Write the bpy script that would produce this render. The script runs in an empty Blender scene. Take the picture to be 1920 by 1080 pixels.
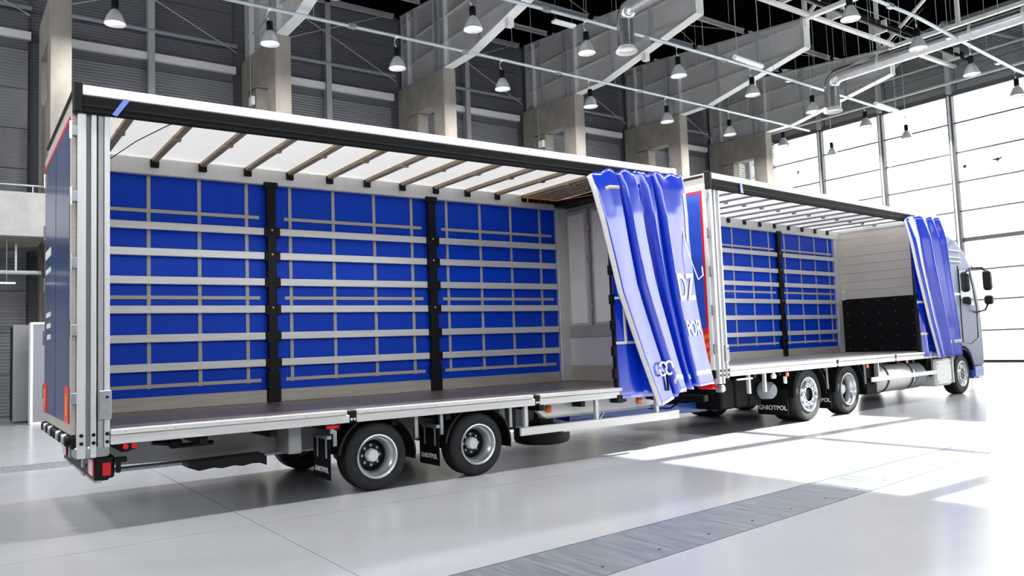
import bpy, math, random
from mathutils import Vector, Matrix
random.seed(7)
S = bpy.context.scene
COL = S.collection
PI = math.pi
# ------------------------------------------------------------------ camera, world, sun, exposure
cam = bpy.data.cameras.new('camera'); cam.sensor_width = 36.0; cam.lens = 1478.3 / 1920 * 36; cam.clip_end = 400
camo = bpy.data.objects.new('camera', cam); COL.objects.link(camo)
def look(yaw, pitch, roll, loc):
    f = Vector((math.cos(pitch) * math.cos(yaw), math.cos(pitch) * math.sin(yaw), math.sin(pitch)))
    r = f.cross(Vector((0, 0, 1))).normalized(); u = r.cross(f)
    r2 = math.cos(roll) * r + math.sin(roll) * u; u2 = -math.sin(roll) * r + math.cos(roll) * u
    m = Matrix((r2, u2, -f)).transposed().to_4x4(); m.translation = loc
    return m
camo.matrix_world = look(0.9526, 0.0727, -0.0368, (-0.9036, -7.8831, 1.5125))
S.camera = camo
w = bpy.data.worlds.new('sky'); S.world = w; w.use_nodes = True
bg = w.node_tree.nodes['Background']; bg.inputs[0].default_value = (0.93, 0.96, 1.0, 1); bg.inputs[1].default_value = 3.2
sun = bpy.data.lights.new('sun', 'SUN'); sun.energy = 30; sun.angle = math.radians(0.15); sun.color = (1.0, 0.96, 0.9)
suno = bpy.data.objects.new('sun', sun); COL.objects.link(suno)
SE = math.radians(21.9); SA = math.radians(0.0)
suno.rotation_euler = Vector((-math.cos(SE) * math.cos(SA), -math.cos(SE) * math.sin(SA), -math.sin(SE))).to_track_quat('-Z', 'Y').to_euler()
suno.location = (60, 0, 30)
S.view_settings.view_transform = 'Standard'; S.view_settings.look = 'None'
S.view_settings.exposure = 0.55; S.view_settings.gamma = 1.0; S.view_settings.use_curve_mapping = False
LAMP_W = 80.0
# ------------------------------------------------------------------ materials
def srgb(h):
    v = [int(h[i:i + 2], 16) / 255 for i in (0, 2, 4)]
    return tuple((c / 12.92 if c <= .04045 else ((c + .055) / 1.055) ** 2.4) for c in v) + (1,)
MATS = {}
def mat(name, col, rough=.5, metal=0.0, noise=0.0, nscale=4.0, bump=0.0, bscale=40.0, stretch=None, coat=0.0, trans=0.0, emis=None, estr=0, spec=.5, rnoise=0.0, wave=None):
    m = bpy.data.materials.new(name); m.use_nodes = True; nt = m.node_tree; N = nt.nodes; Lk = nt.links
    b = N['Principled BSDF']; c = srgb(col)
    b.inputs['Base Color'].default_value = c; b.inputs['Roughness'].default_value = rough; b.inputs['Metallic'].default_value = metal
    b.inputs['Coat Weight'].default_value = coat; b.inputs['Coat Roughness'].default_value = .08; b.inputs['Specular IOR Level'].default_value = spec
    tc = N.new('ShaderNodeTexCoord'); mp = N.new('ShaderNodeMapping'); Lk.new(tc.outputs['Object'], mp.inputs[0])
    if stretch: mp.inputs['Scale'].default_value = stretch
    if noise or rnoise:
        n = N.new('ShaderNodeTexNoise'); n.inputs['Scale'].default_value = nscale; n.inputs['Detail'].default_value = 6; n.inputs['Roughness'].default_value = .6
        Lk.new(mp.outputs[0], n.inputs['Vector'])
        if noise:
            mx = N.new('ShaderNodeMix'); mx.data_type = 'RGBA'
            lo = tuple(max(0, v * (1 - noise)) for v in c[:3]) + (1,); hi = tuple(min(1, v * (1 + noise)) for v in c[:3]) + (1,)
            mx.inputs['A'].default_value = lo; mx.inputs['B'].default_value = hi
            rm = N.new('ShaderNodeMapRange'); rm.inputs[1].default_value = .3; rm.inputs[2].default_value = .7
            Lk.new(n.outputs['Fac'], rm.inputs[0]); Lk.new(rm.outputs[0], mx.inputs['Factor']); Lk.new(mx.outputs['Result'], b.inputs['Base Color'])
        if rnoise:
            rr = N.new('ShaderNodeMapRange'); rr.inputs[1].default_value = .3; rr.inputs[2].default_value = .7
            rr.inputs[3].default_value = max(0, rough - rnoise); rr.inputs[4].default_value = rough + rnoise
            Lk.new(n.outputs['Fac'], rr.inputs[0]); Lk.new(rr.outputs[0], b.inputs['Roughness'])
    if bump:
        if wave:
            wv = N.new('ShaderNodeTexWave'); wv.bands_direction = wave; wv.inputs['Scale'].default_value = bscale; hs = wv.outputs['Fac']
            Lk.new(tc.outputs['Object'], wv.inputs['Vector'])
        else:
            wv = N.new('ShaderNodeTexNoise'); wv.inputs['Scale'].default_value = bscale; wv.inputs['Detail'].default_value = 4; hs = wv.outputs['Fac']
            Lk.new(mp.outputs[0], wv.inputs['Vector'])
        bp = N.new('ShaderNodeBump'); bp.inputs['Strength'].default_value = bump; bp.inputs['Distance'].default_value = .03 if wave else .01
        Lk.new(hs, bp.inputs['Height']); Lk.new(bp.outputs[0], b.inputs['Normal'])
    if trans:
        tr = N.new('ShaderNodeBsdfTranslucent'); tr.inputs[0].default_value = c; ms = N.new('ShaderNodeMixShader'); ms.inputs[0].default_value = trans
        Lk.new(b.outputs[0], ms.inputs[1]); Lk.new(tr.outputs[0], ms.inputs[2]); Lk.new(ms.outputs[0], N['Material Output'].inputs[0])
    if emis:
        b.inputs['Emission Color'].default_value = srgb(emis); b.inputs['Emission Strength'].default_value = estr
    MATS[name] = m
    return m
mat('concrete_floor', '9c9ea3', .2, noise=.06, nscale=.55, stretch=(1, 1.7, 1), spec=.22)
mat('floor_plate', '626870', .38, noise=.22, nscale=2.5, stretch=(7, .7, 1), rnoise=.08)
mat('joint', '2a2c30', .8)
mat('drain', '70757c', .45, noise=.4, nscale=3, stretch=(9, 1, 1))
mat('concrete', '8a847c', .85, noise=.22, nscale=1.6, bump=.25, bscale=14, stretch=(1, 1, .6))
mat('concrete_light', 'a3a3a1', .85, noise=.14, nscale=2.4, bump=.2, bscale=16)
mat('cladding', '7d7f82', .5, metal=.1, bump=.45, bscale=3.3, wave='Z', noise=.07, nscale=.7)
mat('cladding_dark_or_shaded', '5c5d62', .6, metal=.1, bump=.4, bscale=3.3, wave='Z', noise=.06, nscale=.7)  # also carries the shade painted onto the upper back wall panels
mat('steel_grey', 'a6a7a8', .5, metal=.15, noise=.06, nscale=2)
mat('girder_web', 'b9b9b8', .5, metal=.1, noise=.1, nscale=1.2, bump=.1, bscale=6)
mat('steel_white', 'dcdcda', .45, noise=.04)
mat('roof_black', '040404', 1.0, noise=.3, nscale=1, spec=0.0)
mat('black', '09090b', .45, noise=.2, nscale=8, spec=.25)
mat('frame_dark', '4c4e52', .45, metal=.2, noise=.05)
mat('black_matte', '0b0b0d', .7, noise=.25, nscale=9, spec=.2)
mat('rubber', '151516', .7, noise=.25, nscale=20, bump=.3, bscale=60)
mat('alu', 'dedddb', .36, metal=.3, noise=.08, nscale=3, stretch=(.4, 4, 14), rnoise=.08)
mat('alu_post', 'd4d4d4', .36, metal=.3, noise=.05, nscale=3, stretch=(6, 6, .3))
mat('alu_dull', 'b3ada4', .46, metal=.25, noise=.12, nscale=5, stretch=(.5, 6, 10))
mat('white_paint', 'e9e9e7', .3, noise=.03, coat=.3)
mat('chassis_grey', 'a2a4a5', .4, noise=.06, coat=.2)
mat('strap_grey', 'b5b1a8', .7, noise=.06, nscale=30)
mat('curtain_blue', '0048d0', .45, noise=.08, nscale=.9, bump=.05, bscale=5, trans=.2, spec=.25)
mat('pvc_blue', '0034c4', .24, noise=.04, nscale=1.2, coat=1.0, spec=1.0)
for _n in ('pvc_blue',): MATS[_n].node_tree.nodes['Principled BSDF'].inputs['Coat IOR'].default_value = 1.85; MATS[_n].node_tree.nodes['Principled BSDF'].inputs['Coat Roughness'].default_value = .16
mat('tape_cream', 'd6d5cc', .45, noise=.08, nscale=20)
mat('letter_white', 'f2f4f4', .4, noise=.02)
mat('canopy', 'f4f4f3', .55, noise=.04, nscale=1.2, bump=.12, bscale=1.5, trans=.2)
mat('bow_tan', 'a8967c', .5, metal=.2, noise=.12, nscale=6)
mat('deck_ply', '6f655f', .33, noise=.25, nscale=3, stretch=(.5, 5, 1), rnoise=.08)
mat('deck_light', 'a9a6a2', .35, noise=.12, nscale=3, stretch=(.5, 5, 1))
mat('cream', 'fbf7ee', .5, noise=.04, nscale=2)
mat('beige_board', 'cbc4b9', .5, noise=.05, nscale=2)
mat('door_blue', '1a50c8', .18, noise=.04, coat=.5)
mat('door_navy', '163a70', .22, noise=.04, coat=.35)
mat('red_tape', 'd01030', .35, noise=.05)
mat('hazard_red', 'f01428', .3, noise=.05, coat=.3)
mat('hazard_orange', 'e8791a', .35, noise=.06)
mat('lens_red', 'd00a16', .12, coat=.6, noise=.1, nscale=40)
mat('lens_amber', 'ff6a10', .15, coat=.6, noise=.1, nscale=40)
mat('yellow', 'd9cc20', .4, noise=.03)
mat('chrome', 'd8d9da', .14, metal=1.0, noise=.05)
mat('rim_silver', 'c2c4c8', .28, metal=.7, noise=.08, nscale=8)
mat('rim_dark', '1c1c20', .4, metal=.3, noise=.1)
mat('hub_white', 'e4e7e2', .3, noise=.03, coat=.3)
mat('galv', 'a9adb0', .42, metal=.75, noise=.15, nscale=14)
mat('duct_foil', 'c9cacb', .22, metal=.9, noise=.12, nscale=3, bump=.5, bscale=7)
mat('duct_collar', 'd9d9d5', .4, metal=.2, noise=.05)
mat('lamp_reflector', 'e6e8ea', .32, metal=.45, noise=.06, nscale=10)
mat('lamp_disc', 'f4f3ee', .3, emis='fff6e6', estr=1.2)
mat('pipe_galv', 'b9c2c6', .4, metal=.5, noise=.08)
mat('tube_white', 'ececea', .35, noise=.02)
mat('panel_grey', '85878c', .5, noise=.06, nscale=30)
mat('blue_chassis', '1b4fa8', .3, coat=.4, noise=.05)
mat('cab_paint', '1d3763', .3, noise=.04, coat=.05, spec=.3)
mat('dark_glass', '20282c', .05, coat=.6, noise=.02)
mat('tank_alu', 'd6d6d4', .3, metal=.55, noise=.05, nscale=2, stretch=(.3, 3, 3))
mat('ground_out', 'd6d6d4', .8, noise=.05, nscale=.4)
mat('green', '1c8a4a', .4, noise=.05)
def glassmat():
    m = bpy.data.materials.new('pane_glass'); m.use_nodes = True; nt = m.node_tree; N = nt.nodes
    N.remove(N['Principled BSDF'])
    t = N.new('ShaderNodeBsdfTransparent'); t.inputs[0].default_value = (.94, .96, .96, 1); g = N.new('ShaderNodeBsdfGlossy'); g.inputs['Roughness'].default_value = .02
    mx = N.new('ShaderNodeMixShader'); mx.inputs[0].default_value = .05
    nt.links.new(t.outputs[0], mx.inputs[1]); nt.links.new(g.outputs[0], mx.inputs[2]); nt.links.new(mx.outputs[0], N['Material Output'].inputs[0])
    MATS['pane_glass'] = m
glassmat()
def added_frost():  # frosting added to hold back direct sun and bound the floor patch
    m = bpy.data.materials.new('added_frost_pane'); m.use_nodes = True; nt = m.node_tree; N = nt.nodes
    N.remove(N['Principled BSDF'])
    t = N.new('ShaderNodeBsdfTranslucent'); t.inputs[0].default_value = (.46, .47, .47, 1); g = N.new('ShaderNodeBsdfGlossy'); g.inputs['Roughness'].default_value = .05
    mx = N.new('ShaderNodeMixShader'); mx.inputs[0].default_value = .05
    nt.links.new(t.outputs[0], mx.inputs[1]); nt.links.new(g.outputs[0], mx.inputs[2]); nt.links.new(mx.outputs[0], N['Material Output'].inputs[0])
    MATS['added_frost_pane'] = m
added_frost()
# ------------------------------------------------------------------ mesh builder
class MB:
    def __init__(s): s.v = []; s.f = []; s.sm = False
    def add(s, vs, fs):
        o = len(s.v); s.v += [tuple(p) for p in vs]; s.f += [tuple(o + i for i in f) for f in fs]; return s
    def box(s, x0, x1, y0, y1, z0, z1, bev=0.0):
        if x0 > x1: x0, x1 = x1, x0
        if y0 > y1: y0, y1 = y1, y0
        if z0 > z1: z0, z1 = z1, z0
        b = min(bev, (x1 - x0) * .3, (y1 - y0) * .3, (z1 - z0) * .3)
        if b <= 0:
            vs = [(x, y, z) for x in (x0, x1) for y in (y0, y1) for z in (z0, z1)]
            return s.add(vs, [(0, 1, 3, 2), (4, 6, 7, 5), (0, 4, 5, 1), (2, 3, 7, 6), (0, 2, 6, 4), (1, 5, 7, 3)])
        # chamfered prism: octagon section across the two longest-thin axes, quick version (24 verts)
        vs = []; idx = {}
        for ix, x in ((0, x0), (1, x1)):
            for iy, y in ((0, y0), (1, y1)):
                for iz, z in ((0, z0), (1, z1)):
                    sx, sy, sz = (1 - 2 * ix) * b, (1 - 2 * iy) * b, (1 - 2 * iz) * b
                    for a, p in enumerate(((x, y + sy, z + sz), (x + sx, y, z + sz), (x + sx, y + sy, z))):
                        idx[(ix, iy, iz, a)] = len(vs); vs.append(p)
        fs = []
        for i in (0, 1):
            q = [idx[(i, j, k, 0)] for j, k in ((0, 0), (1, 0), (1, 1), (0, 1))]; fs.append(q if i else q[::-1])
            q = [idx[(j, i, k, 1)] for j, k in ((0, 0), (1, 0), (1, 1), (0, 1))]; fs.append(q[::-1] if i else q)
            q = [idx[(j, k, i, 2)] for j, k in ((0, 0), (1, 0), (1, 1), (0, 1))]; fs.append(q if i else q[::-1])
        for i in (0, 1):
            for j in (0, 1):
                q = [idx[(0, i, j, 1)], idx[(1, i, j, 1)], idx[(1, i, j, 2)], idx[(0, i, j, 2)]]; fs.append(q if (i ^ j) else q[::-1])
                q = [idx[(i, 0, j, 0)], idx[(i, 1, j, 0)], idx[(i, 1, j, 2)], idx[(i, 0, j, 2)]]; fs.append(q[::-1] if (i ^ j) else q)
                q = [idx[(i, j, 0, 0)], idx[(i, j, 1, 0)], idx[(i, j, 1, 1)], idx[(i, j, 0, 1)]]; fs.append(q if (i ^ j) else q[::-1])
        for i in (0, 1):
            for j in (0, 1):
                for k in (0, 1):
                    q = [idx[(i, j, k, 0)], idx[(i, j, k, 1)], idx[(i, j, k, 2)]]; fs.append(q if (i + j + k) % 2 else q[::-1])
        return s.add(vs, fs)
    def prism(s, poly, axis, a, b):
        n = len(poly)
        def P(q, t): return {'x': (t, q[0], q[1]), 'y': (q[0], t, q[1]), 'z': (q[0], q[1], t)}[axis]
        vs = [P(q, a) for q in poly] + [P(q, b) for q in poly]
        fs = [tuple(range(n)), tuple(range(2 * n - 1, n - 1, -1))] + [(i, i + n, (i + 1) % n + n, (i + 1) % n) for i in range(n)]
        return s.add(vs, fs)
    def tube(s, p0, p1, r, n=8, r1=None, cap=True):
        return s.path([p0, p1], r, n, r1, cap)
    def path(s, pts, r, n=8, r1=None, cap=True):
        s.sm = True
        pts = [Vector(p) for p in pts]; o = len(s.v); k = len(pts)
        for i, p in enumerate(pts):
            t = (pts[min(i + 1, k - 1)] - pts[max(i - 1, 0)]).normalized()
            a = t.cross(Vector((0, 0, 1)));
            if a.length < 1e-3: a = t.cross(Vector((1, 0, 0)))
            a.normalize(); c = t.cross(a)
            rr = r if r1 is None else r + (r1 - r) * i / (k - 1)
            for j in range(n):
                th = 2 * PI * j / n; s.v.append(tuple(p + a * rr * math.cos(th) + c * rr * math.sin(th)))
        for i in range(k - 1):
            for j in range(n):
                s.f.append((o + i * n + j, o + i * n + (j + 1) % n, o + (i + 1) * n + (j + 1) % n, o + (i + 1) * n + j))
        if cap:
            s.f.append(tuple(o + j for j in range(n))[::-1]); s.f.append(tuple(o + (k - 1) * n + j for j in range(n)))
        return s
    def lathe(s, prof, c, axis='y', n=24, closed=False):
        s.sm = True
        o = len(s.v); k = len(prof)
        for r, h in prof:
            for j in range(n):
                th = 2 * PI * j / n; a, b = r * math.cos(th), r * math.sin(th)
                d = {'y': (a, h, b), 'z': (a, b, h), 'x': (h, a, b)}[axis]
                s.v.append((c[0] + d[0], c[1] + d[1], c[2] + d[2]))
        m = k if closed else k - 1
        for i in range(m):
            i2 = (i + 1) % k
            for j in range(n):
                s.f.append((o + i * n + j, o + i * n + (j + 1) % n, o + i2 * n + (j + 1) % n, o + i2 * n + j))
        return s
    def disc(s, c, r, axis='y', n=16, h=.01):
        return s.lathe([(0.0001, 0), (r, 0), (r, h), (0.0001, h)], c, axis, n)
    def grid(s, fn, nu, nv, th=0.0):
        s.sm = True
        o = len(s.v)
        for i in range(nu + 1):
            for j in range(nv + 1): s.v.append(tuple(fn(i / nu, j / nv)))
        for i in range(nu):
            for j in range(nv):
                a = o + i * (nv + 1) + j; s.f.append((a, a + nv + 1, a + nv + 2, a + 1))
        return s
    def build(s, name, m, parent=None, smooth=None, ang=35, off=None, label=None, stuff=False):
        me = bpy.data.meshes.new(name); me.from_pydata(s.v, [], s.f); me.materials.append(MATS[m]); me.update()
        if s.sm if smooth is None else smooth:
            me.polygons.foreach_set('use_smooth', [True] * len(me.polygons)); me.set_sharp_from_angle(angle=math.radians(ang))
        o = bpy.data.objects.new(name, me); COL.objects.link(o)
        if parent: o.parent = parent
        if off: o.location = off
        if label: o['label'] = label
        if stuff: o['kind'] = 'stuff'
        return o
def bx(*a): return MB().box(*a)
def fixn(o):
    import bmesh
    bm = bmesh.new(); bm.from_mesh(o.data); bmesh.ops.recalc_face_normals(bm, faces=bm.faces); bm.to_mesh(o.data); bm.free()
    return o
def empty(name, loc=(0, 0, 0), rz=0):
    o = bpy.data.objects.new(name, None); COL.objects.link(o); o.location = loc; o.rotation_euler = (0, 0, rz); o.empty_display_size = .3
    return o
def tag(o, label, cat, group=None):
    o['label'] = label; o['category'] = cat
    if group: o['group'] = group
    return o
def struct(o):
    o['kind'] = 'structure'; return o
def dup(o, parent=None, loc=None, rz=None):
    c = o.copy(); COL.objects.link(c)
    if parent is not None: c.parent = parent
    if loc is not None: c.location = loc
    if rz is not None: c.rotation_euler = (0, 0, rz)
    for ch in list(o.children):
        dup(ch, c)
    return c
def text_mesh(txt, size, extr=.002, spacing=1.0, bold=0.0):
    cu = bpy.data.curves.new('lettering', 'FONT'); cu.body = txt; cu.size = size; cu.extrude = extr; cu.align_x = 'CENTER'; cu.align_y = 'CENTER'
    cu.space_character = spacing; cu.offset = bold; cu.resolution_u = 3
    ob = bpy.data.objects.new('lettering', cu); COL.objects.link(ob)
    bpy.context.view_layer.update()
    me = bpy.data.meshes.new_from_object(ob.evaluated_get(bpy.context.evaluated_depsgraph_get()))
    bpy.data.objects.remove(ob); bpy.data.curves.remove(cu); me.name = 'lettering'
    return me
def lettering(txt, size, m, parent, M, bold=0.0, spacing=1.0):
    me = text_mesh(txt, size, .002, spacing, bold); me.materials.clear(); me.materials.append(MATS[m])
    o = bpy.data.objects.new('lettering', me); COL.objects.link(o); o.parent = parent; o.matrix_local = M
    return o
# ------------------------------------------------------------------ hall constants
YW = 19.06; XG = 36.6; CX = [1.1 + 6 * i for i in range(6)]
RZ = lambda y: 14.55 + (YW - max(y, 10)) * .13          # roof height
# ------------------------------------------------------------------ floor
def floor_build():
    fl = struct(bx(-30, 38, -40, 24, -.30, -.05).build('floor', 'joint'))
    def L(x): return -3.335 + .0634 * x           # strip edges (slightly skew channel)
    def Rr(x): return -4.165 + .0934 * x
    rows = [(lambda x: -16, lambda x: -10), (lambda x: -10, Rr), None, (L, lambda x: -.66), (lambda x: -.66, lambda x: 5.3), None, (lambda x: 6.1, lambda x: 12.4), (lambda x: 12.4, lambda x: 19.3)]
    xs = [-22.65 + 6 * i for i in range(10)] + [37.2]
    g = .004
    for r in rows:
        if r is None: continue
        for a, b in zip(xs[:-1], xs[1:]):
            if (b - a) < .2: continue
            a2, b2 = a + g, b - g
            q = [(a2, r[0](a2) + g), (b2, r[0](b2) + g), (b2, r[1](b2) - g), (a2, r[1](a2) - g)]
            fixn(MB().prism(q, 'z', -.05, 0).build('floor_slab', 'concrete_floor', fl))
    # skew channel covered with plates
    x = -6.0
    k = 0
    while x < 30:
        a, b = x + .0015, x + 1.2 - .0015
        if L(b) - Rr(b) > .06:
            q = [(a, Rr(a) + .01), (b, Rr(b) + .01), (b, L(b) - .006), (a, L(a) - .006)]
            o = fixn(MB().prism(q, 'z', -.05, -.002).build('channel_plate', 'floor_plate', fl))
            mb = MB()
            for t in (.3, .9): mb.disc((x + t, Rr(x + t) + .16, -.002), .012, 'z', 8, .002)
            mb.build('plate_bolt', 'black_matte', o)
        x += 1.2; k += 1
    for i in range(34):
        a = -24 + i * 1.8
        bx(a + .003, a + 1.797, 5.33, 6.07, -.05, -.003).build('drain_cover', 'drain', fl)
        for ed in (5.305, 6.075): bx(a, a + 1.8, ed, ed + .02, -.05, 0).build('drain_edge', 'galv', fl)
    return fl
floor_build()
o = struct(bx(XG + .6, 120, -80, 80, -.3, -.06).build('trim_1', 'ground_out')); o['label'] = 'pale paved ground outside the glass wall'
# ------------------------------------------------------------------ back wall
def wall_back():
    wb = struct(bx(-14, XG + .2, YW + .12, YW + .4, -.05, 15.2).build('wall_back', 'cladding_dark_or_shaded'))
    xs = [-10.9, -4.9] + CX + [37.0]
    for a, b in zip(xs[:-1], xs[1:]):
        for k in range(12):
            z0 = k * 1.205; z1 = z0 + 1.205
            bx(a + .26, b - .26, YW, YW + .12, z0 + .006, z1 - .006, .01).build('cladding_panel', 'cladding' if z1 < 11.3 else 'cladding_dark_or_shaded', wb)  # panels above the girt get a darker colour as painted-in shade
        m = (a + b) / 2 + .1
        bx(m - .1, m + .1, YW - .3, YW - .002, 0, 14.6).build('wall_post', 'steel_grey', wb)
        bx(a + .2, b - .2, YW - .16, YW - .004, 11.12, 11.36).build('wall_girt', 'steel_white', wb)
        MB().tube((a + .2, YW - .25, 12.05), (b - .2, YW - .25, 12.05), .07, 8).build('wall_tube', 'panel_grey', wb)
        MB().tube((a + .25, YW - .42, 12.1), (b - .25, YW - .42, 14.45), .018, 6).build('brace_rod', 'steel_grey', wb)
        MB().tube((a + .25, YW - .45, 14.45), (b - .25, YW - .45, 11.75), .018, 6).build('brace_rod', 'steel_grey', wb)
        bx(a + .2, b - .2, YW - .3, YW - .1, 14.35, 14.5).build('eaves_beam', 'steel_grey', wb)
wall_back()
# ------------------------------------------------------------------ concrete columns and steel girders
ORD = ['leftmost', 'second from the left', 'third from the left', 'fourth from the left', 'fifth from the left', 'rightmost']
WH = ['left of the trailer rear', 'rising behind the trailer rear', 'behind the middle of the trailer roof', 'behind the front half of the trailer roof', 'behind the blue trailer curtain', 'behind the truck roof beside the glass wall']
def column(i, x):
    top = 14.6 if i == 0 else 11.4
    root = tag(empty('concrete_column', (x, 15.5, 0)), 'raw concrete portal column, %s of the row, %s' % (ORD[i], WH[i]), 'column', 'concrete columns along the back wall')
    # leg at front, leg at wall, head between, all in local coords (y 0..3.5)
    bx(0, .5, 0, .75, 0, top, .015).build('front_leg', 'concrete', root)
    bx(.01, .49, 2.75, 3.5, 0, 11.55, .015).build('rear_leg', 'concrete', root)
    MB().prism([(.75, 10.25), (2.75, 10.3), (2.75, 11.5), (.75, 11.4)], 'x', .005, .495).build('column_head', 'concrete', root)
    bx(.03, .47, 2.0, 2.75, 0, 10.25).build('inner_jamb', 'concrete', root) if i not in (0,) else bx(.1, .4, 2.0, 2.75, 0, 9.0).build('inner_jamb', 'concrete', root)
    if i in (1, 3):
        MB().tube((-.03, 2.35, 11.4), (-.03, 2.35, 10.0), .018, 6).build('conduit', 'pipe_galv', root)
        bx(-.12, -.002, 2.0, 2.3, 9.7, 9.98, .01).build('socket_box', 'tube_white', root)
    fixn(root.children[2])
for i, x in enumerate(CX): column(i, x)
def girder(i, x):
    root = tag(empty('steel_girder', (x + .25, 15.5, 11.42)), 'grey panelled plate girder %s' % ['', 'above the column behind the trailer rear', 'above the column behind mid trailer roof', 'above the column behind the trailer front', 'above the column behind the trailer curtain', 'above the rightmost column beside the glass wall'][i], 'girder', 'steel plate girders above the columns')
    zt = lambda y: 14.42 - (3.2 - y) * .105 - 11.42     # local top line; local y: 3.2 (wall) .. -6.3
    def zb(y):
        if y > -1.5: return 0.0
        return (-1.5 - y) / 4.8 * .92
    ys = [3.25, 2.75, 2.2, .75, .45, 0, -2.1, -4.2, -6.3]
    seams = [0, .95, 1.9, 2.7, 9]
    T = .03
    for a, b in zip(ys[:-1], ys[1:]):
        for z0, z1 in zip(seams[:-1], seams[1:]):
            pts = []
            p = [(a, max(z0, zb(a))), (b, max(z0, zb(b))), (b, min(z1, zt(b))), (a, min(z1, zt(a)))]
            if p[2][1] - p[1][1] < .03 and p[3][1] - p[0][1] < .03: continue
            p = [(q[0] + (-.008 if q[0] == a else .008), q[1]) for q in p]
            p[2] = (p[2][0], max(p[2][1] - .012, p[1][1] + .004)); p[3] = (p[3][0], max(p[3][1] - .012, p[0][1] + .004))
            fixn(MB().prism(p, 'x', -T, 0).build('web_panel', 'girder_web', root))
        # lip at the seams
        for z in seams[1:-1]:
            y0, y1 = a - .02, b + .02
            if z < zt(b) - .05 and z > zb(b) - .02:
                bx(-T - .09, 0, y1, y0, z - .03, z + .0).build('web_rib', 'girder_web', root)
    for y in ys:
        w = .16 if y in (2.75, 0) else .09
        bx(-.18, .1, y - .03, y + .03, zb(y), zt(y)).build('stiffener', 'steel_white' if y in (2.75, 0) else 'steel_grey', root)
    fl = MB()
    pl = [(3.3, -.03), (-1.5, -.03), (-6.32, .9)]
    for (a, b) in zip(pl[:-1], pl[1:]):
        fl.add([(-.2, a[0], a[1]), (.16, a[0], a[1]), (.16, b[0], b[1]), (-.2, b[0], b[1]), (-.2, a[0], a[1] + .03), (.16, a[0], a[1] + .03), (.16, b[0], b[1] + .03), (-.2, b[0], b[1] + .03)],
               [(0, 1, 2, 3), (7, 6, 5, 4), (0, 4, 5, 1), (1, 5, 6, 2), (2, 6, 7, 3), (3, 7, 4, 0)])
    fixn(fl.build('bottom_flange', 'steel_white', root))
    bx(-.2, .16, -6.35, -6.31, .9, zt(-6.3)).build('end_plate', 'steel_white', root)
    fixn(MB().prism([(3.3, zt(3.3)), (-6.3, zt(-6.3)), (-6.3, zt(-6.3) + .03), (3.3, zt(3.3) + .03)], 'x', -.2, .16).build('top_flange', 'steel_grey', root))
    bx(-.12, .1, -3.85, -3.65, .12, .42, .01).build('flange_bracket', 'steel_white', root)
for i, x in enumerate(CX):
    if i: girder(i, x)
# ------------------------------------------------------------------ roof
def roof():
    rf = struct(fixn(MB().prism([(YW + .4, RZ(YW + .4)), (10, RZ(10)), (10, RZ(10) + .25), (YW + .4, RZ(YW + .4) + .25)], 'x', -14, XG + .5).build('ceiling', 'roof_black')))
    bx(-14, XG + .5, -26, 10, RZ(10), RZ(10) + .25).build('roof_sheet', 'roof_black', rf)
    for y, z in ((17.2, 14.35), (14.6, 14.1), (11.9, 13.8)):
        for a in CX[1:]:
            mb = MB()
            mb.box(a + .4, a + 6.1, y - .05, y + .05, z, z + .02); mb.box(a + .4, a + 6.1, y - .05, y + .05, z + .16, z + .18); mb.box(a + .4, a + 6.1, y - .008, y + .008, z + .02, z + .16)
            mb.build('purlin', 'steel_grey', rf)
    # thin wind bracing rods and hangers in the roof space
    for a in CX[2:]:
        MB().tube((a + .3, 14.4, 14.2), (a + 6, 11.9, 13.9), .012, 5).build('bracing_rod', 'steel_grey', rf)
        MB().tube((a + .3, 11.7, 13.9), (a + 6, 14.4, 14.2), .012, 5).build('bracing_rod', 'steel_grey', rf)
        MB().tube((a + .3, 9.3, 13.6), (a + 3, 9.0, 15.8), .012, 5).build('bracing_rod', 'steel_grey', rf)
        MB().tube((a - .0, 9.0, 14.6), (a + 6, 9.0, 14.6), .015, 5).build('bracing_rod', 'steel_grey', rf)
    for k in range(26):
        x = random.uniform(13, 36); y = random.uniform(4.5, 14)
        MB().tube((x, y, 11.3 + random.random() * .6), (x, y, RZ(y)), .007, 4).build('hanger_wire', 'pipe_galv', rf)
    return rf
RF = roof()
def truss(x, y0, y1, where):
    root = tag(empty('roof_truss', (x, y0, 13.4)), where, 'truss', 'white steel roof trusses')
    L = y0 - y1; n = int(round(L / 3.3)); H = 2.6
    bx(-.11, .11, -L, .15, 0, .16, .01).build('bottom_chord', 'steel_white', root)
    bx(-.1, .1, -L, .15, H - .16, H, .01).build('top_chord', 'steel_white', root)
    for i in range(n + 1):
        y = -L * i / n
        bx(-.07, .07, y - .07, y + .07, .16, H - .16).build('truss_post', 'steel_white', root)
        if i < n:
            y2 = -L * (i + 1) / n
            a, b = ((y, .1), (y2, H - .1)) if i % 2 == 0 else ((y, H - .1), (y2, .1))
            MB().tube((0, a[0], a[1]), (0, b[0], b[1]), .075, 6).build('truss_diagonal', 'steel_white', root)
    bx(-.12, .12, -.1, .12, -.3, 0, .01).build('bearing_block', 'steel_white', root)
truss(31.35, 9.7, -10, 'white roof truss nearest the glass wall, meeting the longitudinal beam')
truss(25.35, 9.2, -10, 'white roof truss one bay this side of the glass wall at the top edge')
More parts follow.
